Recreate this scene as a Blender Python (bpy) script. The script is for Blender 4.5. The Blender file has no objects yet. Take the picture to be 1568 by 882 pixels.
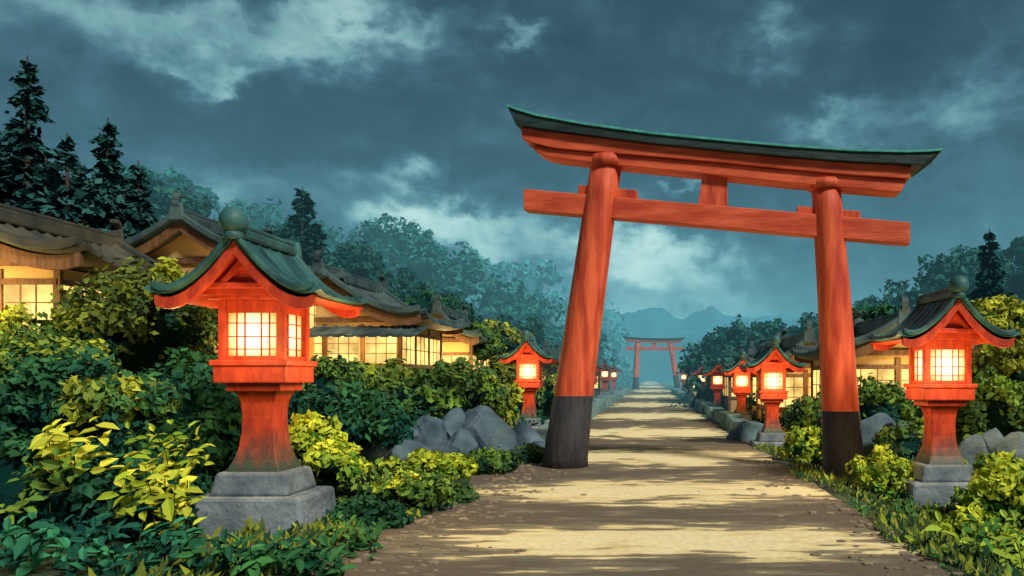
import bpy, bmesh, math, random
import numpy as np
from mathutils import Vector, noise as mnoise
random.seed(7); rng=np.random.default_rng(11)
sc=bpy.context.scene
sc.view_settings.view_transform='Standard'; sc.view_settings.look='None'; sc.view_settings.exposure=0
H=1.6; F=1200.0
def at(px,py,Y):            # image pixel coordinates at a chosen depth -> world position in metres
    return Vector(((px-995)*Y/F, Y, H-(py-578)*Y/F))
def sstep(a,b,x):
    t=np.clip((x-a)/(b-a),0,1); return t*t*(3-2*t)
def gz(x,y=10):
    return float(-0.25*sstep(2.5,3.6,x)+0.5*sstep(-5,-11,x)) if np.isscalar(x) else -0.25*sstep(2.5,3.6,x)

# ---------------------------------------------------------------- materials
def nd(nt,t,**k):
    n=nt.nodes.new(t)
    for a,b in k.items(): setattr(n,a,b)
    return n
def mat(name,c1,c2=None,scale=4,rough=.75,bump=.0,stretch=(1,1,1),detail=5,lo=.35,hi=.65,metal=0,spec=.3,bscale=None,moss=None):
    m=bpy.data.materials.new(name); m.use_nodes=True; nt=m.node_tree
    b=nt.nodes['Principled BSDF']; b.inputs['Roughness'].default_value=rough
    b.inputs['Metallic'].default_value=metal; b.inputs['Specular IOR Level'].default_value=spec
    c2=c2 or tuple(v*.6 for v in c1)
    tc=nd(nt,'ShaderNodeTexCoord'); mp=nd(nt,'ShaderNodeMapping'); mp.inputs['Scale'].default_value=stretch
    nt.links.new(tc.outputs['Object'],mp.inputs['Vector'])
    n=nd(nt,'ShaderNodeTexNoise'); n.inputs['Scale'].default_value=scale; n.inputs['Detail'].default_value=detail
    nt.links.new(mp.outputs[0],n.inputs['Vector'])
    r=nd(nt,'ShaderNodeValToRGB'); r.color_ramp.elements[0].position=lo; r.color_ramp.elements[1].position=hi
    r.color_ramp.elements[0].color=(*c2,1); r.color_ramp.elements[1].color=(*c1,1)
    nt.links.new(n.outputs['Fac'],r.inputs[0]); col=r.outputs[0]
    if moss:  # weathered, mossy lower part between heights moss[0]..moss[1]
        sp=nd(nt,'ShaderNodeSeparateXYZ'); nt.links.new(tc.outputs['Object'],sp.inputs[0])
        ad=nd(nt,'ShaderNodeMath',operation='MULTIPLY_ADD'); ad.inputs[1].default_value=.35; nt.links.new(n.outputs['Fac'],ad.inputs[0]); nt.links.new(sp.outputs['Z'],ad.inputs[2])
        mr=nd(nt,'ShaderNodeMapRange'); mr.inputs['From Min'].default_value=moss[0]+.17; mr.inputs['From Max'].default_value=moss[1]+.17; nt.links.new(ad.outputs[0],mr.inputs[0])
        mx=nd(nt,'ShaderNodeMix',data_type='RGBA'); mx.inputs[6].default_value=(*moss[2],1); nt.links.new(mr.outputs[0],mx.inputs[0]); nt.links.new(col,mx.inputs[7]); col=mx.outputs[2]
    nt.links.new(col,b.inputs['Base Color'])
    if bump:
        n2=nd(nt,'ShaderNodeTexNoise'); n2.inputs['Scale'].default_value=bscale or scale*4; n2.inputs['Detail'].default_value=5
        nt.links.new(mp.outputs[0],n2.inputs['Vector'])
        bp=nd(nt,'ShaderNodeBump'); bp.inputs['Strength'].default_value=bump; bp.inputs['Distance'].default_value=.03
        nt.links.new(n2.outputs['Fac'],bp.inputs['Height']); nt.links.new(bp.outputs[0],b.inputs['Normal'])
    return m
def emis(name,col,s):
    m=bpy.data.materials.new(name); m.use_nodes=True; nt=m.node_tree; nt.nodes.clear()
    e=nd(nt,'ShaderNodeEmission'); o=nd(nt,'ShaderNodeOutputMaterial')
    tc=nd(nt,'ShaderNodeTexCoord'); n=nd(nt,'ShaderNodeTexNoise'); n.inputs['Scale'].default_value=1.6
    nt.links.new(tc.outputs['Object'],n.inputs['Vector'])
    mr=nd(nt,'ShaderNodeMapRange'); mr.inputs['From Min'].default_value=.3; mr.inputs['From Max'].default_value=.7
    mr.inputs['To Min'].default_value=s*.45; mr.inputs['To Max'].default_value=s*1.35
    nt.links.new(n.outputs['Fac'],mr.inputs[0]); nt.links.new(mr.outputs[0],e.inputs['Strength'])
    e.inputs['Color'].default_value=(*col,1); nt.links.new(e.outputs[0],o.inputs[0]); m.cycles.emission_sampling='NONE'; return m
def panemat():
    # paper glowing around the bulb that hangs in the middle of the light box
    m=bpy.data.materials.new('lantern_paper'); m.use_nodes=True; nt=m.node_tree; nt.nodes.clear(); L=nt.links.new
    e=nd(nt,'ShaderNodeEmission'); o=nd(nt,'ShaderNodeOutputMaterial'); tc=nd(nt,'ShaderNodeTexCoord')
    d=nd(nt,'ShaderNodeVectorMath',operation='DISTANCE'); L(tc.outputs['Object'],d.inputs[0]); d.inputs[1].default_value=(0,0,2.04)
    r=nd(nt,'ShaderNodeMapRange'); r.inputs['From Min'].default_value=.25; r.inputs['From Max'].default_value=.41; L(d.outputs['Value'],r.inputs[0])
    c=nd(nt,'ShaderNodeValToRGB'); c.color_ramp.elements[0].color=(1,.76,.42,1); c.color_ramp.elements[1].color=(1,.40,.07,1); L(r.outputs[0],c.inputs[0])
    s=nd(nt,'ShaderNodeMapRange'); s.inputs['To Min'].default_value=3.2; s.inputs['To Max'].default_value=1.1; L(r.outputs[0],s.inputs[0])
    L(c.outputs[0],e.inputs[0]); L(s.outputs[0],e.inputs[1]); L(e.outputs[0],o.inputs[0]); m.cycles.emission_sampling='NONE'; return m
def leafmat_d(name):
    m=bpy.data.materials.new(name); m.use_nodes=True; nt=m.node_tree; nt.nodes.clear()
    a=nd(nt,'ShaderNodeAttribute',attribute_name='Col'); d=nd(nt,'ShaderNodeBsdfDiffuse'); o=nd(nt,'ShaderNodeOutputMaterial')
    nt.links.new(a.outputs['Color'],d.inputs[0]); nt.links.new(d.outputs[0],o.inputs[0]); return m
VERM=mat('vermilion_paint',(.84,.15,.06),(.46,.05,.026),scale=2.2,rough=.55,bump=.35,stretch=(3,3,.45),bscale=9)
VERMH=mat('vermilion_beam',(.82,.15,.065),(.52,.065,.03),scale=2.0,rough=.55,bump=.3,stretch=(.5,3,3),bscale=9)
VERML=mat('vermilion_lantern',(.58,.07,.025),(.34,.032,.015),scale=5,rough=.5,bump=.2,stretch=(2,2,.8))
VERMP=mat('vermilion_pedestal',(.58,.07,.025),(.34,.032,.015),scale=5,rough=.5,bump=.2,stretch=(2,2,.8),moss=(.68,1.08,(.05,.07,.055)))
BLACK=mat('black_lacquer_wood',(.045,.042,.045),(.020,.022,.028),scale=4,rough=.6,bump=.5,stretch=(4,4,.6))
CAPB=mat('dark_cypress_cap',(.03,.06,.06),(.012,.026,.03),scale=2,rough=.6,bump=.4,stretch=(.6,4,4))
COPPER=mat('dark_copper_roof',(.06,.19,.18),(.018,.06,.07),scale=3,rough=.5,bump=.3)
EDGE=mat('verdigris_edge',(.10,.50,.45),(.06,.32,.30),scale=6,rough=.5)
TILE=mat('clay_roof_tile',(.085,.14,.14),(.028,.05,.058),scale=1.5,rough=.6,bump=.4)
TILEW=mat('weathered_roof_tile',(.10,.095,.065),(.035,.042,.04),scale=1.5,rough=.7,bump=.4)
STONE=mat('granite',(.24,.30,.35),(.09,.13,.17),scale=2.5,rough=.9,bump=.8,bscale=12)
ROCK=mat('field_stone',(.13,.20,.25),(.045,.08,.11),scale=1.8,rough=.9,bump=.9,bscale=9)
STONEL=mat('mossy_stone',(.22,.36,.36),(.10,.18,.19),scale=1.8,rough=.9,bump=.8,bscale=10)
PLASTER=mat('warm_plaster',(.62,.42,.18),(.45,.28,.11),scale=1.5,rough=.9)
WOOD=mat('dark_timber',(.20,.10,.045),(.10,.05,.025),scale=4,rough=.7,bump=.3,stretch=(3,3,.5))
PANE=panemat()
WIN=emis('lit_window_paper',(1,.62,.18),1.6)
LEAF=leafmat_d('leaves'); LEAFD=leafmat_d('distant_leaves')
BARK=mat('bark',(.07,.05,.035),(.03,.022,.018),scale=5,bump=.6,stretch=(2,2,.5))

# ---------------------------------------------------------------- helpers
def empty(name,loc=(0,0,0)):
    e=bpy.data.objects.new(name,None); sc.collection.objects.link(e); e.location=loc; e.empty_display_size=.3; return e
def mk(name,verts,faces,m=None,parent=None,smooth=False,bevel=0,loc=None):
    me=bpy.data.meshes.new(name); me.from_pydata([tuple(v) for v in verts],[],faces)
    bm=bmesh.new(); bm.from_mesh(me); bmesh.ops.recalc_face_normals(bm,faces=bm.faces); bm.to_mesh(me); bm.free()
    o=bpy.data.objects.new(name,me); sc.collection.objects.link(o)
    if m: me.materials.append(m)
    if smooth: me.polygons.foreach_set('use_smooth',[True]*len(me.polygons))
    if parent: o.parent=parent
    if loc: o.location=loc
    if bevel:
        b=o.modifiers.new('bevel','BEVEL'); b.width=bevel; b.segments=2; b.limit_method='ANGLE'
    return o
def box(name,x0,x1,y0,y1,z0,z1,m,parent,bevel=.01,taper=0):
    t=taper
    v=[(x0,y0,z0),(x1,y0,z0),(x1,y1,z0),(x0,y1,z0),(x0+t,y0+t,z1),(x1-t,y0+t,z1),(x1-t,y1-t,z1),(x0+t,y1-t,z1)]
    f=[(0,1,2,3),(4,5,6,7),(0,1,5,4),(1,2,6,5),(2,3,7,6),(3,0,4,7)]
    return mk(name,v,f,m,parent,bevel=bevel)
def boxes(name,lst,m,parent,bevel=0):
    V=[];Fc=[]
    for (x0,x1,y0,y1,z0,z1) in lst:
        k=len(V); V+=[(x0,y0,z0),(x1,y0,z0),(x1,y1,z0),(x0,y1,z0),(x0,y0,z1),(x1,y0,z1),(x1,y1,z1),(x0,y1,z1)]
        Fc+=[tuple(k+i for i in q) for q in [(0,1,2,3),(4,5,6,7),(0,1,5,4),(1,2,6,5),(2,3,7,6),(3,0,4,7)]]
    return mk(name,V,Fc,m,parent,bevel=bevel)
def tube(name,pts,rad,m,parent=None,seg=28,sq=False,bevel=0):
    V=[];Fc=[]
    for p,r in zip(pts,rad):
        for i in range(seg):
            if sq:
                a=math.pi/4+i*math.pi/2; rr=r*math.sqrt(2)
            else: a=2*math.pi*i/seg; rr=r
            V.append((p[0]+rr*math.cos(a),p[1]+rr*math.sin(a),p[2]))
    n=len(pts)
    for j in range(n-1):
        for i in range(seg):
            a=j*seg+i;b=j*seg+(i+1)%seg; Fc.append((a,b,b+seg,a+seg))
    Fc.append(tuple(range(seg))); Fc.append(tuple((n-1)*seg+i for i in range(seg)))
    return mk(name,V,Fc,m,parent,smooth=not sq,bevel=bevel)
def beam(name,top,bot,nv,hd,m,parent,bevel=.012):
    V=[];Fc=[];n=len(top); nv=Vector(nv)
    for s in (-1,1):
        for p in top: V.append(Vector(p)+nv*hd*s)
        for p in bot: V.append(Vector(p)+nv*hd*s)
    for i in range(n-1):
        Fc+=[(i,i+1,n+i+1,n+i),(2*n+i,2*n+i+1,3*n+i+1,3*n+i),(i,i+1,2*n+i+1,2*n+i),(n+i,n+i+1,3*n+i+1,3*n+i)]
    Fc+=[(0,n,3*n,2*n),(n-1,2*n-1,4*n-1,3*n-1)]
    return mk(name,V,Fc,m,parent,bevel=bevel)
def sphere(name,c,r,m,parent,sc3=(1,1,1)):
    bm=bmesh.new(); bmesh.ops.create_uvsphere(bm,u_segments=24,v_segments=14,radius=r)
    me=bpy.data.meshes.new(name)
    for v in bm.verts: v.co=Vector((v.co.x*sc3[0]+c[0],v.co.y*sc3[1]+c[1],v.co.z*sc3[2]+c[2]))
    for f in bm.faces: f.smooth=True
    bm.to_mesh(me); bm.free(); me.materials.append(m)
    o=bpy.data.objects.new(name,me); sc.collection.objects.link(o); o.parent=parent; return o
def copy_tree(src,name,loc,scale=1,rotz=0,rot=None):
    e=empty(name,loc); e.scale=(scale,)*3; e.rotation_euler=rot or (0,0,rotz)
    for c in src.children:
        o=c.copy(); sc.collection.objects.link(o); o.parent=e
    return e

# ---------------------------------------------------------------- leaf engine
def quads_obj(name,V,col,m,parent=None):
    N=len(V); me=bpy.data.meshes.new(name)
    me.vertices.add(N*4); me.vertices.foreach_set('co',V.reshape(-1).astype(np.float32))
    me.loops.add(N*4); me.loops.foreach_set('vertex_index',np.arange(N*4,dtype=np.int32))
    me.polygons.add(N); me.polygons.foreach_set('loop_start',np.arange(0,N*4,4,dtype=np.int32))
    me.update(calc_edges=True)
    at_=me.color_attributes.new('Col','FLOAT_COLOR','POINT')
    c=np.ones((N,4,4),np.float32); c[:,:,:3]=np.clip(col,0,1)[:,None,:]
    at_.data.foreach_set('color',c.reshape(-1))
    me.materials.append(m)
    o=bpy.data.objects.new(name,me); sc.collection.objects.link(o)
    if parent: o.parent=parent
    return o
def nrmz(a): return a/np.maximum(np.linalg.norm(a,axis=-1,keepdims=True),1e-6)
def leaves(pos,nrm,size,col,aspect=.5,tdir=None,big=False):
    N=len(pos)
    r=rng.normal(size=(N,3)) if tdir is None else tdir
    t=nrmz(np.cross(nrm,np.cross(r,nrm))); b=nrmz(np.cross(nrm,t)); s=size[:,None]
    if not big:
        V=np.stack([pos-t*s*.9,pos+b*s*aspect,pos+t*s,pos-b*s*aspect],1); return V,col
    f=nrm*s*.18
    base=pos-t*s; tip=pos+t*s-nrm*s*.15
    L1=pos-t*s*.45+b*s*aspect*.8+f; L2=pos+t*s*.3+b*s*aspect*.75+f
    R1=pos-t*s*.45-b*s*aspect*.8+f; R2=pos+t*s*.3-b*s*aspect*.75+f
    V=np.concatenate([np.stack([base,L1,L2,tip],1),np.stack([base,tip,R2,R1],1)])
    return V,np.concatenate([col,col*.85])
def core(c,r,col,nu=10,nv=7):
    Q=[]
    def p(i,j):
        a=2*math.pi*i/nu; e=-math.pi/2+math.pi*j/nv
        k=1+.12*math.sin(3*a+e*4)
        return (c[0]+r[0]*k*math.cos(a)*math.cos(e),c[1]+r[1]*k*math.sin(a)*math.cos(e),c[2]+r[2]*k*math.sin(e))
    for j in range(nv):
        for i in range(nu): Q.append([p(i,j),p(i+1,j),p(i+1,j+1),p(i,j+1)])
    Q=np.array(Q); return Q,np.tile(np.array(col),(len(Q),1))
def crown(c,r,ncl,nl,ls,dark,light,big=False,rand=.55,lowcut=-.5,clr=.34,corecol=None,aspect=.5,bias=0.0,pw=1.9):
    c=np.array(c,float); r=np.array(r,float); dark=np.array(dark); light=np.array(light)
    d=nrmz(rng.normal(size=(ncl*3,3))); d=d[d[:,2]>lowcut][:ncl]; M=len(d)
    cc=c+d*r*rng.uniform(.62,1.0,(M,1))
    rm=np.mean(r)*clr*rng.uniform(.6,1.25,(M,1))
    k=np.clip(rng.uniform(0,1,M)**pw*.85+.3*d[:,2]+bias,0,1)[:,None]  # upper clumps tinted lighter, shadow clumps darker: shade painted into leaf colour
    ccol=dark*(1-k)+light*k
    dd=nrmz(rng.normal(size=(M,nl,3))+d[:,None,:]*.5+np.array([0,0,.35]))
    pos=(cc[:,None,:]+dd*rm[:,None,:]*rng.uniform(.45,1.15,(M,nl,1))).reshape(-1,3)
    n=nrmz(dd.reshape(-1,3)+rng.normal(size=(M*nl,3))*rand)
    col=np.repeat(ccol,nl,0)*rng.uniform(.75,1.25,(M*nl,1))
    V,C=leaves(pos,n,ls*rng.uniform(.6,1.3,M*nl),col,aspect=aspect,big=big)
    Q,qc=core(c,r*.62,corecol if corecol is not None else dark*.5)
    return np.concatenate([V,Q]),np.concatenate([C,qc])
def join(parts): return np.concatenate([p[0] for p in parts]),np.concatenate([p[1] for p in parts])

# palettes
DK=(.014,.052,.034); MD=(.05,.175,.065); LT=(.19,.33,.05); YL=(.64,.70,.06); TEAL=(.010,.060,.056); YG=(.44,.50,.05)

# ---------------------------------------------------------------- ground, path
xs=np.concatenate([-np.geomspace(1500,14,14),np.linspace(-12,12,61),np.geomspace(14,1500,14)])
ys=np.concatenate([[-30,-10,0],np.linspace(2,30,60),np.geomspace(32,2500,26)])
V=[];Fc=[]
for y in ys:
    for x in xs:
        z=gz(float(x))
        if abs(x)>2.8: z+=.05*mnoise.noise(Vector((x*.6,y*.6,0)))
        V.append((x,y,z-.004))
nx=len(xs)
for j in range(len(ys)-1):
    for i in range(nx-1):
        a=j*nx+i; Fc.append((a,a+1,a+nx+1,a+nx))
mk('ground',V,Fc,mat('forest_soil',(.06,.10,.045),(.025,.045,.03),scale=1.2,rough=.95,bump=.6,bscale=8),smooth=True)
def path_mat():  # pale and dark bands: sun and shadow stripes painted into the path colour
    m=bpy.data.materials.new('path_painted_sun_bands'); m.use_nodes=True; nt=m.node_tree; L=nt.links.new
    b=nt.nodes['Principled BSDF']; b.inputs['Roughness'].default_value=.9; b.inputs['Specular IOR Level'].default_value=.15
    tc=nd(nt,'ShaderNodeTexCoord'); sp=nd(nt,'ShaderNodeSeparateXYZ'); L(tc.outputs['Object'],sp.inputs[0])
    def M(op,a,bb=None,c=None):
        n=nd(nt,'ShaderNodeMath',operation=op)
        for i,v in enumerate((a,bb,c)):
            if v is None: continue
            if isinstance(v,(int,float)): n.inputs[i].default_value=v
            else: L(v,n.inputs[i])
        return n.outputs[0]
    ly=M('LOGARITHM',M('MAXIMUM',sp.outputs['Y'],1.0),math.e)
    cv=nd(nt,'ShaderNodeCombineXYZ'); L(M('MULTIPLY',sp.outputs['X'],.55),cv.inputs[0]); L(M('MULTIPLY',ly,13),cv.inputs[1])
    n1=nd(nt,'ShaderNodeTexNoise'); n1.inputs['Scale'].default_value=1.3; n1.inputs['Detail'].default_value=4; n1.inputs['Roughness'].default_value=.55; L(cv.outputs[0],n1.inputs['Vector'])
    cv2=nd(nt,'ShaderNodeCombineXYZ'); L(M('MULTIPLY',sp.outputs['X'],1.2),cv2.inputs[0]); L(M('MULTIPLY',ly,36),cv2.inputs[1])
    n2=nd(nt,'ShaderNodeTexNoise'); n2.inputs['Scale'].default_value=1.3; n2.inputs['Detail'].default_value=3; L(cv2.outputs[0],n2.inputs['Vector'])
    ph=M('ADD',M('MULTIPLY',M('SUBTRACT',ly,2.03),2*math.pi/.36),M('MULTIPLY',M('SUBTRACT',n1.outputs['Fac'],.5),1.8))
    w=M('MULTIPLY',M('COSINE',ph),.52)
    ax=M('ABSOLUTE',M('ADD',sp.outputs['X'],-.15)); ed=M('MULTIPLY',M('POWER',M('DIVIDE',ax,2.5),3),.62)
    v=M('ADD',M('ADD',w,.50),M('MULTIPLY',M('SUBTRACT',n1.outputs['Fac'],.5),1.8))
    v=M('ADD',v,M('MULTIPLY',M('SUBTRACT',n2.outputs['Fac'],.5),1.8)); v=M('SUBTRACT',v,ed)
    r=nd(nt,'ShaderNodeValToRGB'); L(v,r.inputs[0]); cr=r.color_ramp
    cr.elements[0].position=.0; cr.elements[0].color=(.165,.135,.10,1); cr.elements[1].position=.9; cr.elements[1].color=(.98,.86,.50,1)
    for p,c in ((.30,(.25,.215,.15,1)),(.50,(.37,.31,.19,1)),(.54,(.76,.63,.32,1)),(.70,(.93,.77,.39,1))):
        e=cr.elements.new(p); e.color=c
    nb=nd(nt,'ShaderNodeTexNoise'); nb.inputs['Scale'].default_value=14; nb.inputs['Detail'].default_value=7; L(tc.outputs['Object'],nb.inputs['Vector'])
    mx=nd(nt,'ShaderNodeMix',data_type='RGBA',blend_type='MULTIPLY'); mx.inputs[0].default_value=.35
    r2=nd(nt,'ShaderNodeValToRGB'); r2.color_ramp.elements[0].position=.35; r2.color_ramp.elements[0].color=(.6,.6,.6,1); r2.color_ramp.elements[1].position=.6; L(nb.outputs['Fac'],r2.inputs[0])
    L(r.outputs[0],mx.inputs[6]); L(r2.outputs[0],mx.inputs[7]); L(mx.outputs[2],b.inputs['Base Color'])
    bp=nd(nt,'ShaderNodeBump'); bp.inputs['Strength'].default_value=.5; bp.inputs['Distance'].default_value=.03; L(nb.outputs['Fac'],bp.inputs['Height']); L(bp.outputs[0],b.inputs['Normal'])
    return m
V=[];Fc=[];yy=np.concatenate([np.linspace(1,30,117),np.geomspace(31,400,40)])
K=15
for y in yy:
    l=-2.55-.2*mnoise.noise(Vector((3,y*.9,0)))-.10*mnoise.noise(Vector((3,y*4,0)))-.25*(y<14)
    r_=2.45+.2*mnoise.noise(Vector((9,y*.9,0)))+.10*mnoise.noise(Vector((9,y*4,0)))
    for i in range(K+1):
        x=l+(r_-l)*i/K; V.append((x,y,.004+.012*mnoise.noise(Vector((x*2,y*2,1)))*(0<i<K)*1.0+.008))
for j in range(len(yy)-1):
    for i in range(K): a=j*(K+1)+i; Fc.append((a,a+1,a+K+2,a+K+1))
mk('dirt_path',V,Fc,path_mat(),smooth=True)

# ---------------------------------------------------------------- torii
GC=Vector((.9,13.7,0)); nv=Vector((.124,.992,0))
def gp(px,py):
    u=(px-995)/F; Y=(14-.1875)/(1+.125*u); p=Vector((u*Y,Y,H-(py-578)/F*Y)); return p-GC
T=empty('torii_gate',GC)
L_=lambda l:[gp(*q) for q in l]
def post(name,pts,rs,blk):
    P=L_(pts); tube(name,P,rs,VERM,T,seg=40)
    b=[gp(*q) for q,_ in blk]; tube(name+'_black_base',b,[r for _,r in blk],BLACK,T,seg=40)
post('left_post',[(866,716),(878,605),(900,450),(921,300),(931,240)],[.385,.345,.315,.285,.275],
     [((865,722),.42),((866,700),.40),((878,606),.352)])
post('right_post',[(1293,745),(1287,630),(1277,450),(1267,320),(1264,278)],[.345,.315,.28,.25,.245],
     [((1294,760),.37),((1293,735),.36),((1287,629),.322)])
tube('left_post_ring',L_([(930,257),(931,241)]),[.335,.335],VERM,T,seg=40)
tube('right_post_ring',L_([(1264,291),(1264,277)]),[.30,.30],VERM,T,seg=40)
ct=[(787,174),(800,179),(830,188),(900,201),(1000,215),(1100,225),(1200,234),(1300,241),(1380,243),(1415,242),(1434,240)]
cb=[(800,202),(810,203),(835,207),(900,216),(1000,229),(1100,239),(1200,249),(1300,257),(1370,260),(1392,262),(1405,262)]
beam('roof_cap',L_(ct),L_(cb),nv,.40,CAPB,T,.012)
beam('roof_copper_sheet',L_([(a,b-2.2) for a,b in ct]),L_([(a,b+1.2) for a,b in ct]),nv,.43,EDGE,T,.004)
kb=[(806,219),(826,227),(850,233),(900,238),(1000,246),(1100,255),(1200,265),(1300,274),(1370,279),(1388,280)]
beam('kasagi_beam',L_([(806,204),(815,204),(835,208)]+cb[3:9]+[(1391,263)]),L_(kb),nv,.30,VERMH,T)
st=[(816,227),(835,231),(855,235),(900,239),(1000,247),(1100,256),(1200,266),(1300,275),(1370,280),(1384,282)]
sb=[(828,238),(842,244),(862,248),(905,253),(1000,263),(1100,273),(1200,284),(1300,293),(1362,298),(1376,298)]
beam('shimaki_beam',L_(st),L_(sb),nv,.24,VERMH,T)
beam('nuki_tie_beam',L_([(805,292),(1000,309),(1200,326),(1391,343)]),L_([(805,324),(1000,341),(1200,359),(1391,376)]),nv,.15,VERMH,T)
beam('centre_strut',L_([(1078,258),(1113,260)]),L_([(1069,318),(1115,322)]),nv,.12,VERM,T)
beam('left_wedge',L_([(887,285),(976,293)]),L_([(887,300),(976,308)]),nv,.10,VERM,T)
beam('right_wedge',L_([(1220,317),(1316,325)]),L_([(1220,330),(1316,338)]),nv,.10,VERM,T)
copy_tree(T,'torii_gate',(.75,90,.6),.98,rot=(0,math.radians(-6),0))

# ---------------------------------------------------------------- lantern
def prof(halfw,ze,zr,flick,n=10,p=1.65):
    out=[]
    for i in range(-n,n+1):
        t=abs(i)/n; out.append((halfw*i/n, ze+(zr-ze)*(1-t)**p+flick*t**5))
    return out
def roof(name,halfw,hl,ze,zr,flick,m,parent,ribs=0,amp=0,thick=.05,dz=0,p=1.65,endlift=0):
    P=prof(halfw,ze,zr,flick,12,p); ny=(ribs*4+1) if ribs else 13
    V=[];Fc=[]
    for j in range(ny):
        s=-1+2*j/(ny-1); y=s*hl
        rz=amp*(max(0,math.sin(2*math.pi*j/4+.1))) if ribs else 0
        for (x,z) in P:
            V.append((x*(1+.04*abs(s)**4),y,z+dz+rz+endlift*abs(s)**4))
    n=len(P)
    for j in range(ny-1):
        for i in range(n-1): a=j*n+i; Fc.append((a,a+1,a+n+1,a+n))
    me=bpy.data.meshes.new(name); me.from_pydata(V,[],Fc); me.materials.append(m)
    o=bpy.data.objects.new(name,me); sc.collection.objects.link(o); o.parent=parent
    s=o.modifiers.new('solid','SOLIDIFY'); s.thickness=thick; s.offset=-1
    return o
def lamp(name,loc,e,r=.15,col=(1,.55,.2),parent=None):
    l=bpy.data.lights.new(name,'POINT'); l.energy=e; l.color=col; l.shadow_soft_size=r
    o=bpy.data.objects.new(name,l); sc.collection.objects.link(o); o.location=loc
    if parent: o.parent=parent
    return o
def lantern(loc):
    E=empty('stone_base_lantern',loc)
    box('base_slab',-.62,.62,-.50,.50,-.3,.38,STONE,E,.04,.05)
    box('base_step',-.41,.41,-.37,.37,.378,.62,STONE,E,.035,.05)
    zs=[.60,.66,.74,.86,1.02,1.2,1.34,1.42,1.46]; rs=[.285,.262,.225,.192,.172,.166,.178,.205,.235]
    tube('pedestal',[(0,0,z) for z in zs],rs,VERMP,E,seg=4,sq=True,bevel=.012)
    box('pedestal_cap',-.285,.285,-.27,.27,1.455,1.54,VERML,E,.012)
    box('platform',-.375,.375,-.35,.35,1.54,1.72,VERML,E,.018)
    box('platform_rim',-.40,.40,-.375,.375,1.72,1.78,VERML,E,.01)
    w,d,z0,z1=.30,.27,1.78,2.40
    boxes('frame_posts',[(sx*w-.04,sx*w+.04,sy*d-.04,sy*d+.04,z0,z1) for sx in(-1,1) for sy in(-1,1)],VERML,E,.006)
    boxes('frame_rails',[(-w+.04,w-.04,s*d-.025,s*d+.025,a,b) for s in(-1,1) for a,b in((z0,z0+.045),(z1-.13,z1))]+
          [(s*w-.025,s*w+.025,-d+.04,d-.04,a,b) for s in(-1,1) for a,b in((z0,z0+.045),(z1-.13,z1))],VERML,E,.005)
    box('paper_box',-w+.02,w-.02,-d+.02,d-.02,z0+.01,z1-.01,PANE,E,0)
    bars=[];za,zb=z0+.045,z1-.13; y=d-.012
    for s in(-1,1):
        for x in(-.17,-.085,.085,.17): bars.append((x-.006,x+.006,s*y-.008,s*y+.008,za,zb))
        for z in(za+.07,za+.20,za+.34): bars.append((-w+.04,w-.04,s*(y+.001)-.006,s*(y+.001)+.006,z-.006,z+.006))
        for yy_ in(-.10,.10): bars.append((s*(w-.012)-.008,s*(w-.012)+.008,yy_-.006,yy_+.006,za,zb))
        for z in(za+.07,za+.20,za+.34): bars.append((s*(w-.011)-.006,s*(w-.011)+.006,-d+.04,d-.04,z-.006,z+.006))
    boxes('lattice',bars,VERML,E)
    box('eave_beam',-.41,.41,-.38,.38,2.40,2.47,VERML,E,.01)
    hw,hl,ze,zr=.82,.66,2.38,3.02
    roof('roof',hw,hl,ze,zr,.10,COPPER,E,thick=.05,endlift=.04,p=1.75)
    roof('roof_underside',hw*.95,hl*.95,ze,zr,.10,VERML,E,thick=.03,dz=-.055,p=1.75)
    P=prof(hw*.97,ze,zr,.10,p=1.75)
    for s in(-1,1):
        beam('bargeboard',[(x,s*(hl-.045),z-.052) for x,z in P],[(x*.985,s*(hl-.045),z-.052-.11-.03*(1-abs(x)/hw)) for x,z in P],(0,1,0),.03,VERML,E,.006)
        Pi=[q for q in prof(hw,ze,zr,.10,p=1.75) if abs(q[0])<.50]
        beam('gable_board',[(x,s*.42,z-.085) for x,z in Pi],[(x,s*.42,2.44) for x,z in Pi],(0,1,0),.03,VERML,E,0)
        box('gable_tie',-.34,.34,s*.48-.03,s*.48+.03,2.50,2.56,VERML,E,.008)
        beam('gable_inner_left',[(-.22,s*.475,2.565),(0,s*.475,2.81)],[(-.15,s*.475,2.565),(0,s*.475,2.72)],(0,1,0),.025,VERML,E,0)
        beam('gable_inner_right',[(.22,s*.475,2.565),(0,s*.475,2.81)],[(.15,s*.475,2.565),(0,s*.475,2.72)],(0,1,0),.022,VERML,E,0)
        beam('roof_edge_roll',[(x,s*(hl-.02),z+.045+.03) for x,z in P],[(x,s*(hl-.02),z+.004) for x,z in P],(0,1,0),.05,COPPER,E,.015)
    for kk in range(-2,3):
        yk=kk*.22
        beam('roof_seam',[(x,yk,z+.022) for x,z in P],[(x,yk,z-.01) for x,z in P],(0,1,0),.018,COPPER,E,0)
    box('ridge_cap',-.065,.065,-hl-.02,hl+.02,zr-.03,zr+.08,COPPER,E,.03)
    box('ridge_roll',-.04,.04,-hl+.02,hl-.02,zr+.08,zr+.13,COPPER,E,.02)
    sphere('finial_ball',(0,-(hl-.02),zr+.13),.135,COPPER,E)
    tube('finial_collar',[(0,-(hl-.02),zr-.05),(0,-(hl-.02),zr+.03)],[.10,.08],COPPER,E,seg=20)
    box('ridge_end_tile',-.10,.10,hl-.06,hl+.05,zr-.06,zr+.15,COPPER,E,.04,.02)
    return E
WG=(1,.64,.22)
L1=lantern((-4.12,8.4,0))
copy_tree(L1,'stone_base_lantern',(4.25,11.5,-.27),1.0,math.radians(3))
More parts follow.
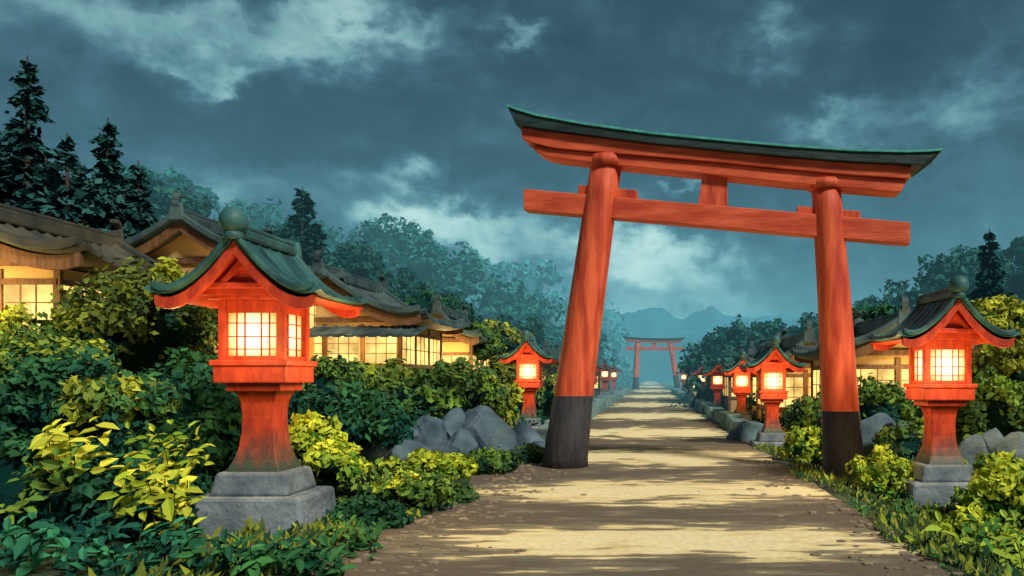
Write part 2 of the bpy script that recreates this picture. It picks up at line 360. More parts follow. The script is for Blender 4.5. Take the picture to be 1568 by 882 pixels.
lamp('lantern_glow',(-4.12,7.50,1.98),26,.18,WG); lamp('lantern_glow',(-3.15,8.5,1.85),46,.18,WG); lamp('lantern_glow',(-5.15,8.5,1.75),46,.18,WG)
lamp('lantern_glow',(4.2,10.6,1.72),34,.18,WG); lamp('lantern_glow',(3.3,11.5,1.6),38,.18,WG); lamp('lantern_glow',(5.3,11.5,1.6),46,.18,WG)
rows=[(-3.2,20.8,.86,0),(2.85,18.3,.84,-.2),(3.15,27,.82,-.2),(3.1,36,.82,-.2),(3.1,47,.85,-.2),(3.1,60,.9,-.2),(-3.2,33,.82,0),(-3.2,43,.85,0),(-3.2,56,.9,0),(-3.2,70,.9,0),(3.2,74,.9,-.2)]
for x,y,s,z in rows: copy_tree(L1,'stone_base_lantern',(x,y,z),s)
lamp('lantern_glow',(-3.2,20.0,1.8),40,.12,WG); lamp('lantern_glow',(2.85,17.5,1.5),40,.12,WG); lamp('lantern_glow',(3.15,26.2,1.5),40,.12,WG)

# ---------------------------------------------------------------- houses
def house(loc,hw,L,ze,zr,roofm=TILE,rotz=0,base=-1,wz=(1.0,2.0),ribs=None,skirt=False,spillE=0):
    E=empty('tile_roof_house',loc); E.rotation_euler=(0,0,rotz)
    hl=L/2; wx=hw*.74; wy=hl-.45
    box('walls',-wx,wx,-wy,wy,base,ze+.05,PLASTER,E,0)
    P=[q for q in prof(hw,ze,zr,.2,p=1.8) if abs(q[0])<=wx]
    for s in(-1,1):
        beam('gable_wall',[(x,s*(wy-.06),z-.06) for x,z in P],[(x,s*(wy-.06),ze+.02) for x,z in P],(0,1,0),.05,PLASTER,E,0)
        Pb=prof(hw*.98,ze,zr,.2,p=1.8)
        beam('bargeboard',[(x,s*(hl-.1),z+.09) for x,z in Pb],[(x,s*(hl-.1),z-.16) for x,z in Pb],(0,1,0),.04,WOOD,E,0)
        beam('verge_tiles',[(x,s*(hl-.03),z+.34) for x,z in Pb],[(x,s*(hl-.03),z+.16) for x,z in Pb],(0,1,0),.11,roofm,E,.03)
        box('gable_tie_beam',-wx*.9,wx*.9,s*(wy+.04)-.04,s*(wy+.04)+.04,ze+.08,ze+.22,WOOD,E,0)
        box('ridge_end_tile',-.19,.19,s*(hl+.03)-.08,s*(hl+.03)+.08,zr+.05,zr+.48,roofm,E,.06,.05)
        cu=[]
        for q in range(9):
            a=-.9+q*.36; cu.append((s*(hl-.05+.16*math.cos(a)),zr+.52+.16*math.sin(a)))
        beam('ridge_end_curl',[(0,yv,zv+.05) for yv,zv in cu],[(0,yv,zv-.05) for yv,zv in cu],(1,0,0),.08,roofm,E,.02)
    rb=ribs or int(L/.32)
    roof('roof',hw,hl,ze,zr,.2,roofm,E,ribs=rb,amp=.08,thick=.1,endlift=.2,p=1.8)
    box('ridge',-.13,.13,-hl,hl,zr+.0,zr+.28,roofm,E,.04)
    box('ridge_top',-.08,.08,-hl+.02,hl-.02,zr+.28,zr+.37,roofm,E,.03)
    tb=[];pn=[];lt=[]
    for s in(-1,1):
        n=max(2,int(2*wx/1.0))
        for i in range(n+1):
            x=-wx+2*wx*i/n; tb.append((x-.06,x+.06,s*wy-.04,s*wy+.04,base,ze+.02))
        for i in range(n):
            a=-wx+2*wx*i/n+.1; b=-wx+2*wx*(i+1)/n-.1
            pn.append((a,b,s*wy-.015,s*wy+.015,wz[0],wz[1]))
            for k in(1,2): lt.append((a+(b-a)*k/3-.012,a+(b-a)*k/3+.012,s*wy-.03,s*wy+.03,wz[0],wz[1]))
            for k in(1,2): zz=wz[0]+(wz[1]-wz[0])*k/3; lt.append((a,b,s*wy-.027,s*wy+.027,zz-.012,zz+.012))
        n=max(2,int(2*wy/1.1))
        for i in range(n+1):
            y=-wy+2*wy*i/n
            if 0<i<n: tb.append((s*wx-.04,s*wx+.04,y-.06,y+.06,base,ze+.02))
        for i in range(n):
            a=-wy+2*wy*i/n+.1; b=-wy+2*wy*(i+1)/n-.1
            pn.append((s*wx-.015,s*wx+.015,a,b,wz[0],wz[1]))
            for k in(1,2): lt.append((s*wx-.03,s*wx+.03,a+(b-a)*k/3-.012,a+(b-a)*k/3+.012,wz[0],wz[1]))
            lt.append((s*wx-.027,s*wx+.027,a,b,(wz[0]+wz[1])/2-.012,(wz[0]+wz[1])/2+.012))
        tb.append((-wx,wx,s*(wy+.005)-.05,s*(wy+.005)+.05,wz[0]-.12,wz[0])); tb.append((-wx,wx,s*(wy+.005)-.05,s*(wy+.005)+.05,wz[1],wz[1]+.10))
        tb.append((s*(wx+.005)-.05,s*(wx+.005)+.05,-wy,wy,wz[0]-.12,wz[0])); tb.append((s*(wx+.005)-.05,s*(wx+.005)+.05,-wy,wy,wz[1],wz[1]+.10))
    boxes('timber_frame',tb,WOOD,E); boxes('window_panes',pn,WIN,E); boxes('window_lattice',lt,WOOD,E)
    if skirt:
        V=[];Fc=[];n=int(2*hw/.08)
        for i in range(n+1):
            x=-hw+2*hw*i/n; rz=.035*(i%4==0)
            V+=[(x,-wy+.05,ze-.02+rz),(x,-wy-.6,ze-.22+rz),(x,-wy-1.2,ze-.34+rz)]
        for i in range(n):
            for j in range(2): a=i*3+j; Fc.append((a,a+1,a+4,a+3))
        o=mk('skirt_roof',V,Fc,roofm,E); s=o.modifiers.new('s','SOLIDIFY'); s.thickness=.07
    if spillE:
        lamp('window_spill_light',(wx*.45,-wy-1.0,wz[1]-.2),spillE,parent=E,r=.3,col=(1,.66,.25))  # added light before the wall, stands in for window spill; no fixture
    return E
house((-12.6,16.0,.0),2.8,5,3.5,4.6,TILEW,wz=(2.3,3.25),spillE=180)
house((-11.3,21.0,.0),2.3,4.5,4.3,5.3,TILE,wz=(2.9,3.85),spillE=200)
house((-9.3,24.6,0),2.9,5.2,3.1,4.45,TILE,wz=(2.0,2.85),skirt=True,spillE=220)
house((-7.6,30.0,0),1.5,4,2.8,3.85,TILE,wz=(1.5,2.4),spillE=180)
house((6.0,20.5,-.2),1.9,4,2.25,3.0,TILE,wz=(1.2,2.0),spillE=140)
for x,y in((4.75,25.5),(4.9,32),(4.8,39),(4.8,48),(4.8,59),(4.8,72)):
    house((x,y,-.1),1.35,4.2,1.9,2.7,TILE,wz=(.8,1.7),spillE=80 if y<35 else 0)
for x,y in((-5.0,40),(-4.7,49),(-4.7,59),(-4.7,71)):
    house((x,y,0),1.35,4.2,1.9,2.7,TILE,wz=(.8,1.7))

# ---------------------------------------------------------------- kerb walls, rocks
def kerb(name,x,y0,y1,z):
    bs=[];y=y0
    while y<y1:
        l=random.uniform(.8,1.7); h=random.uniform(.32,.52); w=random.uniform(.2,.28); j=random.uniform(-.04,.04)
        bs.append((x-w+j,x+w+j,y,y+l-.05,z-.1,z+h)); y+=l
    boxes(name,bs,STONEL,None,.04)
kerb('stone_kerb_wall',-2.5,17.0,85,0); kerb('stone_kerb_wall',2.62,19.6,85,-.05)
def rock(loc,s,m=ROCK,seed=0):
    bm=bmesh.new(); bmesh.ops.create_icosphere(bm,subdivisions=3,radius=1)
    r=random.Random(seed); pl=[(Vector((r.uniform(-1,1),r.uniform(-1,1),r.uniform(-.4,1))).normalized(),r.uniform(.62,.85)) for _ in range(13)]
    for v in bm.verts:
        for n,d in pl:
            k=v.co.dot(n)-d
            if k>0: v.co-=n*k
        v.co*=1+.06*mnoise.noise(v.co*2.5+Vector((seed,0,0)))
        v.co=Vector((v.co.x*s[0],v.co.y*s[1],v.co.z*s[2]))
    me=bpy.data.meshes.new('boulder'); bm.to_mesh(me); bm.free(); me.materials.append(m)
    o=bpy.data.objects.new('boulder',me); sc.collection.objects.link(o); o.location=loc; o.rotation_euler=(0,0,r.uniform(0,6))
    return o
k=0
for px,py,Y,w,h in ((592,678,13.6,.68,.46),(652,674,14.2,.36,.44),(694,668,14.6,.46,.46),(740,664,14.6,.62,.52),(705,692,13.6,.4,.34),(797,680,16.5,.50,.42),(765,690,14.6,.4,.34),(630,698,13,.4,.28),(545,686,13.6,.4,.38),
    (1335,670,15,.48,.46),(1378,680,14.2,.44,.42),(1410,688,13.6,.38,.36),(1490,702,12.2,.36,.34),(1525,697,12.4,.40,.36),(1560,702,12,.40,.34),(1140,676,20,.5,.44),(1225,680,17,.35,.25),(825,695,15.8,.3,.28),(1320,660,16.5,.4,.4)):
    k+=1; p=at(px,py,Y); rock(p,(w*1.2,w*.9,h*1.2),ROCK,k)
bm=bmesh.new()
for i in range(620):
    y=random.uniform(5,15); side=random.choice((-1,-1,1))
    x=side*(2.6-abs(random.gauss(0,.55))) ; s=random.uniform(.012,.042)
    if random.random()<.08: s*=1.5
    r=bmesh.ops.create_icosphere(bm,subdivisions=1,radius=s)
    ax,ay=random.uniform(.8,2),random.uniform(.7,1.2)
    for v in r['verts']:
        v.co=Vector((v.co.x*ax+x,v.co.y*ay+y,v.co.z*.5+.015))
me=bpy.data.meshes.new('pebbles'); bm.to_mesh(me); bm.free(); me.materials.append(mat('pebble',(.34,.27,.17),(.17,.14,.10),scale=3))
sc.collection.objects.link(bpy.data.objects.new('pebbles',me))

# ---------------------------------------------------------------- near shrubs
def shrub(name,px,py,Y,rx,rz,dark,light,ls=.06,dens=1.0,big=False,bias=0,ry=None):
    c=at(px,py,Y); r=(rx*Y/F,(ry or rx*.8)*Y/F,rz*Y/F)
    rm=sum(r)/3; ncl=int(max(14,42*dens)); 
    nl=int(dens*42*(rm/.6)**1.2*(.06/ls)**1.3)+16
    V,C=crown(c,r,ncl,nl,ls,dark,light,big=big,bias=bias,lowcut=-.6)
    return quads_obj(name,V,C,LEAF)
S=[ # px,py,Y,rx,rz,dark,light,leaf,bias
 (60,600,13,110,100,DK,LT,.085,.08),(205,525,13.4,110,110,DK,YG,.08,-.02),(262,480,12.6,60,75,DK,YG,.07,.08),  # yellow tones of the left bushes: warm lamp glow painted into leaf colour
 (150,510,13.8,60,50,DK,YG,.08,.28),(20,520,14,60,50,DK,YG,.08,.22),(110,560,12.2,50,34,MD,YL,.07,.05),(40,560,12.2,40,30,MD,YG,.07,.2),
 (100,650,10.5,130,90,TEAL,MD,.08,0.08),(250,640,10.2,110,95,TEAL,MD,.075,0.08),(180,620,9.8,80,40,MD,YG,.07,.05),
 (30,760,8,120,90,TEAL,MD,.07,-.1),(180,770,8,130,70,TEAL,MD,.07,-.1),(300,720,9.5,70,80,TEAL,MD,.07,-.05),
 (495,610,14,70,55,TEAL,LT,.08,.05),(540,650,13,90,45,TEAL,MD,.08,.1),(590,600,18,60,40,MD,YG,.10,.1),(640,620,17,70,45,TEAL,LT,.09,.15),(700,605,19,70,45,TEAL,LT,.10,.2),
 (740,625,19.5,60,45,TEAL,YG,.10,.12),(520,600,17,60,40,MD,YG,.09,.15),(400,650,13,70,60,TEAL,MD,.08,-.05),(660,655,17,90,30,TEAL,MD,.09,.08),(800,650,21,35,26,TEAL,MD,.09,0),
 (800,702,14.8,42,16,DK,LT,.05,0),(750,712,13.2,50,18,DK,LT,.05,0),
 (500,745,9.8,90,50,DK,LT,.055,-.02),(600,762,9.4,90,38,DK,LT,.055,-.02),(690,770,10.2,50,22,DK,LT,.055,0),(560,800,8.4,60,30,DK,MD,.055,0),
 (1345,640,16,70,50,TEAL,LT,.08,0.05),(1400,695,13.2,60,36,TEAL,LT,.07,0.05),(1530,640,14,70,65,DK,LT,.08,.08),(1540,570,16,50,50,DK,YG,.09,.18),(1500,735,11.8,60,34,DK,LT,.07,0.05),
 (1240,645,19,40,35,TEAL,LT,.08,0.08),(1290,700,15.5,40,30,TEAL,LT,.07,0),(1370,800,10,50,24,DK,LT,.055,0),(1555,800,9.5,80,60,DK,LT,.065,0),(1460,800,10,50,16,TEAL,LT,.055,0),
]
for a in S: shrub('shrub',*a[:7],ls=a[7],bias=a[8])
B=[
 (470,680,9.6,52,38,.065),(510,705,9.2,40,30,.065),(575,735,9.6,45,26,.06),(640,722,10.6,48,28,.06),(690,715,11.2,32,18,.055),(610,745,9.2,40,16,.055),
 (1352,735,11.6,48,42,.06),(1238,690,15.2,38,34,.065),(1525,775,9.4,60,46,.065),(1560,740,9.8,45,40,.06),(1490,812,8.6,44,26,.06),(1555,840,7.8,40,26,.06),
]
for px,py,Y,rx,rz,ls in B: shrub('flowering_shrub',px,py,Y,rx,rz,(.06,.22,.04),YL,ls=ls,bias=.18,dens=.9)

def sprigs(name,lst,col1,col2,ls):
    P=[];Nn=[];T_=[];Sz=[];Cc=[];stem=[]
    for (bx,by,bz,h,n) in lst:
        dx,dy=rng.normal(0,.16),rng.normal(0,.12)-.05
        kc=rng.uniform(0,1)**1.5; c0=np.array(col1)*(1-kc)+np.array(col2)*kc
        pts=[]
        for i in range(n):
            t=(i+1)/n; p=np.array([bx+dx*t*t*h*2,by+dy*t*t*h*2,bz+h*t]); pts.append(p)
            if t<.35: continue
            a=i*2.4+rng.uniform(0,1); out=np.array([math.cos(a),math.sin(a),.35])
            if i==n-1: out=np.array([dx*2,dy*2,1.])
            s=ls*rng.uniform(.7,1.25)*(1.1-.4*t); out=out/np.linalg.norm(out)
            P.append(p+out*s*.95); nn=np.array([0,-.55,1])+rng.normal(0,.3,3); Nn.append(nn/np.linalg.norm(nn)); T_.append(out); Sz.append(s); Cc.append(c0*rng.uniform(.75,1.2))
        q=np.array([bx,by,bz])
        for p in pts:
            w=np.array([.005,0,0]); stem.append([q-w,q+w,p+w,p-w]); q=p
    V,C=leaves(np.array(P),np.array(Nn),np.array(Sz),np.array(Cc),aspect=.5,tdir=np.array(T_),big=True)
    st=np.array(stem); return quads_obj(name,np.concatenate([V,st]),np.concatenate([C,np.tile(np.array([.05,.09,.02]),(len(st),1))]),LEAF)
def field(pxr,pyr,Yr,n,hr,nl=(6,9)):
    out=[]
    for _ in range(n):
        Y=rng.uniform(*Yr); p=at(rng.uniform(*pxr),rng.uniform(*pyr),Y); h=rng.uniform(*hr); out.append((p[0],p[1],p[2]-h,h,int(rng.integers(*nl))))
    return out
sprigs('broadleaf_plant',field((60,200),(650,700),(7.2,8),15,(.3,.5)),(.36,.46,.04),(.80,.80,.09),.115)
sprigs('broadleaf_plant',field((170,290),(700,780),(6.8,7.6),20,(.3,.5)),(.36,.48,.04),(.78,.78,.09),.11)
sprigs('broadleaf_plant',field((200,320),(655,720),(7.4,8),12,(.3,.5)),(.22,.38,.04),(.60,.62,.06),.085)
sprigs('broadleaf_plant',field((20,120),(690,780),(7,7.6),12,(.25,.4)),(.10,.24,.05),(.36,.48,.06),.09)
sprigs('groundcover_plant',field((0,300),(790,880),(6.0,7.0),56,(.2,.4)),(.012,.075,.055),(.07,.34,.17),.10)
sprigs('groundcover_plant',field((280,520),(825,885),(5.9,6.5),60,(.15,.3)),(.014,.08,.05),(.10,.32,.09),.085)
sprigs('groundcover_plant',field((500,580),(800,860),(6.8,7.6),24,(.15,.3)),(.03,.13,.05),(.14,.28,.06),.07)
sprigs('groundcover_plant',field((1440,1568),(800,885),(6.6,8.2),55,(.2,.4)),(.08,.22,.05),(.46,.60,.07),.09)
sprigs('groundcover_plant',field((1300,1400),(765,805),(9,10.5),34,(.2,.35)),(.03,.13,.06),(.14,.28,.06),.06)
P=[];Nn=[];T_=[];Sz=[];Cc=[]
for i in range(8000):
    y=5.0+rng.uniform(0,1)**1.4*22; side=-1 if rng.uniform()<.6 else 1
    e=abs(rng.normal(0,.55)); x=side*(2.55+.25*math.sin(y*1.3+side)+(.25 if side<0 and y<14 else 0)+e)
    z=gz(float(x)); s=rng.uniform(.03,.085)*(1+.6*min(e,1))
    out=np.array([rng.normal(0,.5),rng.normal(0,.5),1.]); out/=np.linalg.norm(out)
    P.append((x,y,z+s*.8)); T_.append(out); nn=np.array([rng.normal(0,.6),-1+rng.normal(0,.4),.5]); Nn.append(nn/np.linalg.norm(nn)); Sz.append(s)
    kk=rng.uniform()**2.2; Cc.append(np.array(DK)*(1-kk)+np.array(YG)*.8*kk)
V,C=leaves(np.array(P),np.array(Nn),np.array(Sz),np.array(Cc),aspect=.28,tdir=np.array(T_)); quads_obj('grass_verge',V,C,LEAF)
parts=[]
for i in range(240):
    y=rng.uniform(7.5,40); side=rng.choice((-1,1)); x=side*(3.6+rng.uniform(0,1)**1.2*(10+y*.1))
    if abs(x+4.1)<1.1 and y<9.2: continue
    if abs(x-4.3)<1.0 and y<12.3: continue
    r=rng.uniform(.35,.7); parts.append(crown((x,y,gz(float(x))+.05),(r,r,r*.6),12,26,.08,TEAL,MD,lowcut=-.1,clr=.4))
V,C=join(parts); quads_obj('undergrowth',V,C,LEAF)
parts=[]
for (px0,px1,py,Y,r) in ((0,380,610,15,1.0),(380,640,640,19,1.0),(600,760,605,23,.9),(1300,1568,630,18,.9),(760,880,600,32,1.0),(1180,1300,600,30,.9)):
    x0=at(px0,py,Y)[0];x1=at(px1,py,Y)[0]; n=int((x1-x0)/.8)+1
    for i in range(n):
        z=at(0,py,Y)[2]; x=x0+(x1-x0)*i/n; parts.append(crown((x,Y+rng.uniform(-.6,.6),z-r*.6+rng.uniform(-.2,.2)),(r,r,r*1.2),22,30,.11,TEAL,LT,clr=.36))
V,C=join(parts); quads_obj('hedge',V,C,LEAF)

# ---------------------------------------------------------------- trees
def broad_tree(loc,h,r,dark,light,ls,parts=7,bias=0,name='broadleaf_tree'):
    E=empty(name,loc); pts=[(0,0,-.5),(.05,0,h*.25),(-.05,0,h*.5),(0,0,h*.8)]; tube('trunk',pts,[r*.13,r*.10,r*.07,r*.03],BARK,E,seg=10)
    Q=[]
    for i in range(parts):
        a=i*2.4; rr=r*(.55 if i else 0); c=(rr*math.cos(a),rr*math.sin(a),h*rng.uniform(.5,.85) if i else h*.82)
        tube('limb',[(0,0,h*.35),(c[0]*.5,c[1]*.5,(h*.35+c[2])/2),c],[r*.05,r*.035,r*.015],BARK,E,seg=6)
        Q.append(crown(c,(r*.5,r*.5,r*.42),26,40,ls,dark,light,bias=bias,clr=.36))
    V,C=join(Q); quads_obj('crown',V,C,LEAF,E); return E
def conifer(loc,h,r,dark,light,name='cedar_tree',ls=.16,dens=1):
    E=empty(name,loc); tube('trunk',[(0,0,-1),(0,0,h*.5),(0,0,h)],[h*.022,h*.014,.02],BARK,E,seg=8)
    P=[];N_=[];T_=[];Sz=[];Cc=[]
    tiers=int(h/.42)
    for i in range(tiers):
        t=i/tiers; z=h*(.12+.88*t); R=r*(1-t)**.85*rng.uniform(.62,1.25)+.08
        nb=max(5,int(11*(1-t*.5)))
        for b in range(nb):
            a=rng.uniform(0,6.28); Rb=R*rng.uniform(.65,1.2); m=int(18*dens*(Rb/1.0)**.7)+5
            kk=rng.uniform()**1.5; c0=np.array(dark)*(1-kk)+np.array(light)*kk
            u=rng.uniform(.05,1,m)**.7; d=Rb*u; zz=z-.38*d*u+.20*u**3*Rb+rng.normal(0,.07,m); sd=rng.normal(0,1,m)*(.22*Rb*(1.1-u)+.06)
            P.append(np.stack([d*math.cos(a)-sd*math.sin(a),d*math.sin(a)+sd*math.cos(a),zz],1))
            T_.append(np.stack([math.cos(a)+rng.normal(0,.4,m),math.sin(a)+rng.normal(0,.4,m),-.15+rng.normal(0,.3,m)],1))
            N_.append(np.stack([rng.normal(0,.6,m)+.3*math.cos(a),rng.normal(0,.6,m)+.3*math.sin(a),np.full(m,.7)],1)); Sz.append(ls*rng.uniform(.6,1.3,m)*(1-.4*t)); Cc.append(c0[None]*rng.uniform(.7,1.25,(m,1)))
    cat=np.concatenate
    V,C=leaves(cat(P),nrmz(cat(N_)),cat(Sz),cat(Cc),aspect=.5,tdir=cat(T_)); quads_obj('foliage',V,C,LEAFD,E); return E
CD=(.014,.052,.058); CL=(.045,.15,.15)
for px,top,Y,r in ((42,85,25.5,2.3),(-15,180,25,2.2),(165,180,25.5,1.9),(103,203,25,1.6),(212,245,25.8,1.6),(70,240,25,2.0),(130,262,25.5,1.8),(15,230,25.5,2.2),(190,290,25.5,1.8)):
    p=at(px,top,Y); conifer((p[0],Y,1.0),p[2]-1.0,r,CD,CL,ls=.27)
p=at(463,285,40); conifer((p[0],40,3),p[2]-3,2.9,(.010,.045,.045),(.03,.12,.09),ls=.36)
p=at(1515,350,34); conifer((p[0],34,1),p[2]-1,1.6,CD,(.02,.09,.08),ls=.28)
p=at(1545,430,19); broad_tree((p[0],19,-.2),p[2]-.2,1.3,(.04,.12,.035),(.50,.54,.06),.10,bias=.2)
p=at(105,330,20.5); broad_tree((p[0],20.5,.5),p[2]-.5,1.4,DK,(.12,.16,.04),.10)
p=at(45,360,21.0); broad_tree((p[0]-1,22,.5),p[2],1.6,DK,(.05,.09,.035),.10)
p=at(250,425,15.5); broad_tree((p[0],15.5,.3),p[2]-.5,1.1,DK,(.32,.34,.045),.085,bias=.08)  # yellow crown tint paints in the warm light near the houses
for px,top,Y,r,li in ((760,500,34,1.7,YG),(690,455,38,2.2,MD),(640,440,36,2.0,MD),(730,490,30,1.0,LT),(770,545,26,.8,YG),(1330,470,26,1.4,MD),(1250,520,30,1.0,LT)):
    p=at(px,top,Y); broad_tree((p[0],Y,0),p[2],r,TEAL,li,.14)

# ---------------------------------------------------------------- forested hills
def forest(name,prof_,Y,D,rows_,cr,ls,dark,light,ncl,nl,step,hillcol,jag=.35):  # farther layers get paler, bluer colours: distance haze painted in
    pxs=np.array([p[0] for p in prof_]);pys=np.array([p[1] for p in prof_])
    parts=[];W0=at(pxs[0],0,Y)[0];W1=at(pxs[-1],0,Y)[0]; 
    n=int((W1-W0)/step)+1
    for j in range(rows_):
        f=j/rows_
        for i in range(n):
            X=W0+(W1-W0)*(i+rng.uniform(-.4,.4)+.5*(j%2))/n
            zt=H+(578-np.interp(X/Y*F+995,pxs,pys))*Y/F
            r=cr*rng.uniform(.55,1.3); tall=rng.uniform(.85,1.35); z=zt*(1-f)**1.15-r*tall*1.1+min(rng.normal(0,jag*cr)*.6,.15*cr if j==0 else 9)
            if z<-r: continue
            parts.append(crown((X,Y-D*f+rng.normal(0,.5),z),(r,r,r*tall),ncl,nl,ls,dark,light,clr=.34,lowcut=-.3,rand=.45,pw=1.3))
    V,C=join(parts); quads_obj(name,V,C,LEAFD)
    V=[];Fc=[];m=60
    for j in range(5):
        f=j/4
        for i in range(m+1):
            X=W0+(W1-W0)*i/m; zt=H+(578-np.interp(X/Y*F+995,pxs,pys))*Y/F
            V.append((X,Y-D*f,(zt*(1-f)**1.15)-cr*1.6))
    for j in range(4):
        for i in range(m): a=j*(m+1)+i; Fc.append((a,a+1,a+m+2,a+m+1))
    mk('wooded_hill',V,Fc,mat(name+'_soil',hillcol,scale=.3),smooth=True)
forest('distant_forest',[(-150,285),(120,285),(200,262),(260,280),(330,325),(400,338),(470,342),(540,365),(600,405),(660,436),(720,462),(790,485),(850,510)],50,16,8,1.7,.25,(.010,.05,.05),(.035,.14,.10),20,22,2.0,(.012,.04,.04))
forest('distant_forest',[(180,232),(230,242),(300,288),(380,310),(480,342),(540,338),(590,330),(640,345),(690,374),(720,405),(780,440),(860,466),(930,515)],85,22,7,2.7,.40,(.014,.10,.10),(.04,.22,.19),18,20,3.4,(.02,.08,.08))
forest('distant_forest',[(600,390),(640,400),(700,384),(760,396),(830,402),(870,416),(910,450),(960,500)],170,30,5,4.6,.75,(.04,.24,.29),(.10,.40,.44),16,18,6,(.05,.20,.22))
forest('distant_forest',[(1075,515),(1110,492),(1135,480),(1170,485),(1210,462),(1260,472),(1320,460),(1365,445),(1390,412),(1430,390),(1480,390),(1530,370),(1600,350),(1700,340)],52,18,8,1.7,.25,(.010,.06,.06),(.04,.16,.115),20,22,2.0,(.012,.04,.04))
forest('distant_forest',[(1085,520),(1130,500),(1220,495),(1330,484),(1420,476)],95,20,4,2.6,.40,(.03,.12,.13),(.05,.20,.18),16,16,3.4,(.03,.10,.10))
def range_(name,pr,Y,col,amp):  # blue slope colour has the haze of distance painted in
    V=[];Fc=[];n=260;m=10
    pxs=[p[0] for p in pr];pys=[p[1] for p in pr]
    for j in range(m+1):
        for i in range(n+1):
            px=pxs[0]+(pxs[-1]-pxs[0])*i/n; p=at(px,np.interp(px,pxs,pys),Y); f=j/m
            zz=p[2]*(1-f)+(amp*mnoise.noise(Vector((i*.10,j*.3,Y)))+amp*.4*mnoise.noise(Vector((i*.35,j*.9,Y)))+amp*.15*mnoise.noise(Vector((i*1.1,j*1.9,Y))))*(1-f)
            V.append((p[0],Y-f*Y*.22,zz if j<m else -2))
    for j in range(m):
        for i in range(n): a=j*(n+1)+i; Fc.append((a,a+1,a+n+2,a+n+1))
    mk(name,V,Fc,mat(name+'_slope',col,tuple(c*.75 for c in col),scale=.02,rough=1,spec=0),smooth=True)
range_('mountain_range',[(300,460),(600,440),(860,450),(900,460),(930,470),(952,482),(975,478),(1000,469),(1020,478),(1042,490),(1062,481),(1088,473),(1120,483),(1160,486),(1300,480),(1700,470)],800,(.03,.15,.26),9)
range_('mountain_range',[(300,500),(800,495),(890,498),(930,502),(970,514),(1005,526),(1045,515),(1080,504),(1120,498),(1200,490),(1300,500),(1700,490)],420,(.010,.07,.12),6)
# valley mist: homogeneous volume, its airlight put in as emission instead of scattering
mb=box('mist',-900,900,30,220,-1,20,None,None,0)
mm=bpy.data.materials.new('valley_mist'); mm.use_nodes=True; nt=mm.node_tree; nt.nodes.clear()
ab=nd(nt,'ShaderNodeVolumeAbsorption'); ab.inputs[0].default_value=(0,0,0,1); ab.inputs[1].default_value=.0036
em=nd(nt,'ShaderNodeEmission'); em.inputs[0].default_value=(.17,.53,.61,1); em.inputs[1].default_value=.0036
ad=nd(nt,'ShaderNodeAddShader'); o=nd(nt,'ShaderNodeOutputMaterial'); nt.links.new(ab.outputs[0],ad.inputs[0]); nt.links.new(em.outputs[0],ad.inputs[1]); nt.links.new(ad.outputs[0],o.inputs['Volume'])
mm.cycles.homogeneous_volume=True
mb.data.materials.append(mm)

# ---------------------------------------------------------------- sky
w=bpy.data.worlds.new('World'); sc.world=w; w.use_nodes=True; nt=w.node_tree; nt.nodes.clear(); L=nt.links.new
w.cycles.sampling_method='NONE'
def M(op,a,b=None,c=None,clamp=False):
    n=nd(nt,'ShaderNodeMath',operation=op); n.use_clamp=clamp
    for i,v in enumerate((a,b,c)):
        if v is None: continue
        if isinstance(v,(int,float)): n.inputs[i].default_value=v
        else: L(v,n.inputs[i])
    return n.outputs[0]
tc=nd(nt,'ShaderNodeTexCoord'); sp=nd(nt,'ShaderNodeSeparateXYZ'); L(tc.outputs['Generated'],sp.inputs[0])
az0=M('ARCTAN2',sp.outputs['X'],sp.outputs['Y']); el0=M('ARCSINE',sp.outputs['Z'])
cv=nd(nt,'ShaderNodeCombineXYZ'); L(az0,cv.inputs[0]); L(M('MULTIPLY',el0,1.5),cv.inputs[1])
def nz(scale,detail,rough,off,dist=0):
    mp=nd(nt,'ShaderNodeMapping'); mp.inputs['Location'].default_value=off; L(cv.outputs[0],mp.inputs[0])
    n=nd(nt,'ShaderNodeTexNoise'); n.inputs['Scale'].default_value=scale; n.inputs['Detail'].default_value=detail; n.inputs['Roughness'].default_value=rough; n.inputs['Distortion'].default_value=dist
    L(mp.outputs[0],n.inputs['Vector']); return n
nw=nz(11,5,.58,(3,1,0)); sw=nd(nt,'ShaderNodeSeparateColor'); L(nw.outputs['Color'],sw.inputs[0])
az=M('ADD',az0,M('MULTIPLY',M('SUBTRACT',sw.outputs[0],.5),.20)); el=M('ADD',el0,M('MULTIPLY',M('SUBTRACT',sw.outputs[1],.5),.16))
blobs=[(110,30,240,75,.28),(430,70,210,42,.40),(540,22,130,30,.44),(330,115,70,18,.30),(1180,75,70,28,.30),(1270,175,95,30,.36),(1480,150,110,45,.28),
 (600,265,80,34,.36),(620,345,70,30,.40),(730,358,100,34,.55),(950,395,110,46,.70),(1060,425,120,36,.36),(1050,292,34,11,.36),(800,62,44,15,.30),(370,300,160,45,.20),(1540,360,120,60,.16),(1000,490,280,40,.38),
 (650,130,230,50,-.12),(760,240,170,26,-.16),(1000,130,230,70,-.12),(1400,60,170,50,-.10),(1150,340,100,26,-.12)]
tot=None
for px,py,sx,sy,wt in blobs:
    u=(px-995)/F; v=(578-py)/F; a=math.atan(u); e=math.atan(v/math.sqrt(1+u*u)); c=math.cos(a)
    X=M('DIVIDE',M('SUBTRACT',az,a),sx/F*c*c); Yy=M('DIVIDE',M('SUBTRACT',el,e),sy/F*c)
    g=M('MULTIPLY',M('EXPONENT',M('MULTIPLY',M('ADD',M('MULTIPLY',X,X),M('MULTIPLY',Yy,Yy)),-1)),wt)
    tot=g if tot is None else M('ADD',tot,g)
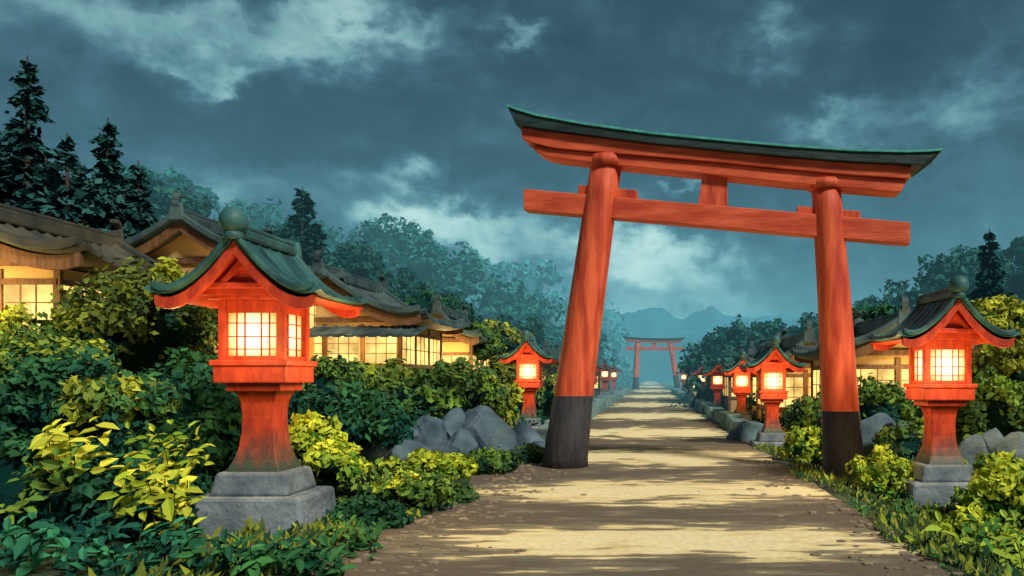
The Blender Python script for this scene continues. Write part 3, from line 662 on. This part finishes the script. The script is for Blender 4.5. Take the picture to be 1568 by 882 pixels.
n1=nz(3.6,6,.58,(7.3,2.2,0),.2); n2=nz(11,4,.6,(1,5,2),.4)
val=M('ADD',M('ADD',tot,.24),M('MULTIPLY',M('SUBTRACT',n1.outputs['Fac'],.5),.60)); val=M('ADD',val,M('MULTIPLY',M('SUBTRACT',n2.outputs['Fac'],.5),.46))
r=nd(nt,'ShaderNodeValToRGB'); L(val,r.inputs[0]); cr=r.color_ramp; cr.elements[0].position=.05; cr.elements[0].color=(.022,.058,.092,1); cr.elements[1].position=.98; cr.elements[1].color=(.62,.86,.82,1)
for p,c in ((.22,(.034,.084,.125,1)),(.36,(.056,.138,.188,1)),(.46,(.095,.22,.275,1)),(.57,(.19,.38,.42,1)),(.76,(.38,.62,.62,1))):
    e=cr.elements.new(p); e.color=c
sky=nd(nt,'ShaderNodeTexSky',sky_type='NISHITA'); sky.sun_disc=False; sky.sun_elevation=math.radians(43); sky.sun_rotation=math.radians(139)
bg1=nd(nt,'ShaderNodeBackground'); L(r.outputs[0],bg1.inputs[0]); bg1.inputs[1].default_value=1.0
bg2=nd(nt,'ShaderNodeBackground'); L(sky.outputs[0],bg2.inputs[0]); bg2.inputs[1].default_value=.05
mx=nd(nt,'ShaderNodeMixShader'); mx.inputs[0].default_value=.04; L(bg1.outputs[0],mx.inputs[1]); L(bg2.outputs[0],mx.inputs[2])
o=nd(nt,'ShaderNodeOutputWorld'); L(mx.outputs[0],o.inputs[0])
s=bpy.data.lights.new('sun','SUN'); s.energy=3.2; s.angle=math.radians(10); s.color=(1,.92,.77)
so=bpy.data.objects.new('sun',s); sc.collection.objects.link(so)
d=Vector((.62,-.72,.88)); so.rotation_euler=d.to_track_quat('Z','Y').to_euler()
cam=bpy.data.cameras.new('camera'); co=bpy.data.objects.new('camera',cam); sc.collection.objects.link(co); sc.camera=co
co.location=(0,0,H); co.rotation_euler=(math.radians(90),0,0); cam.sensor_width=36; cam.lens=36*F/1568
cam.shift_x=-(995-784)/1568; cam.shift_y=137/1568; cam.clip_end=5000; cam.clip_start=.05
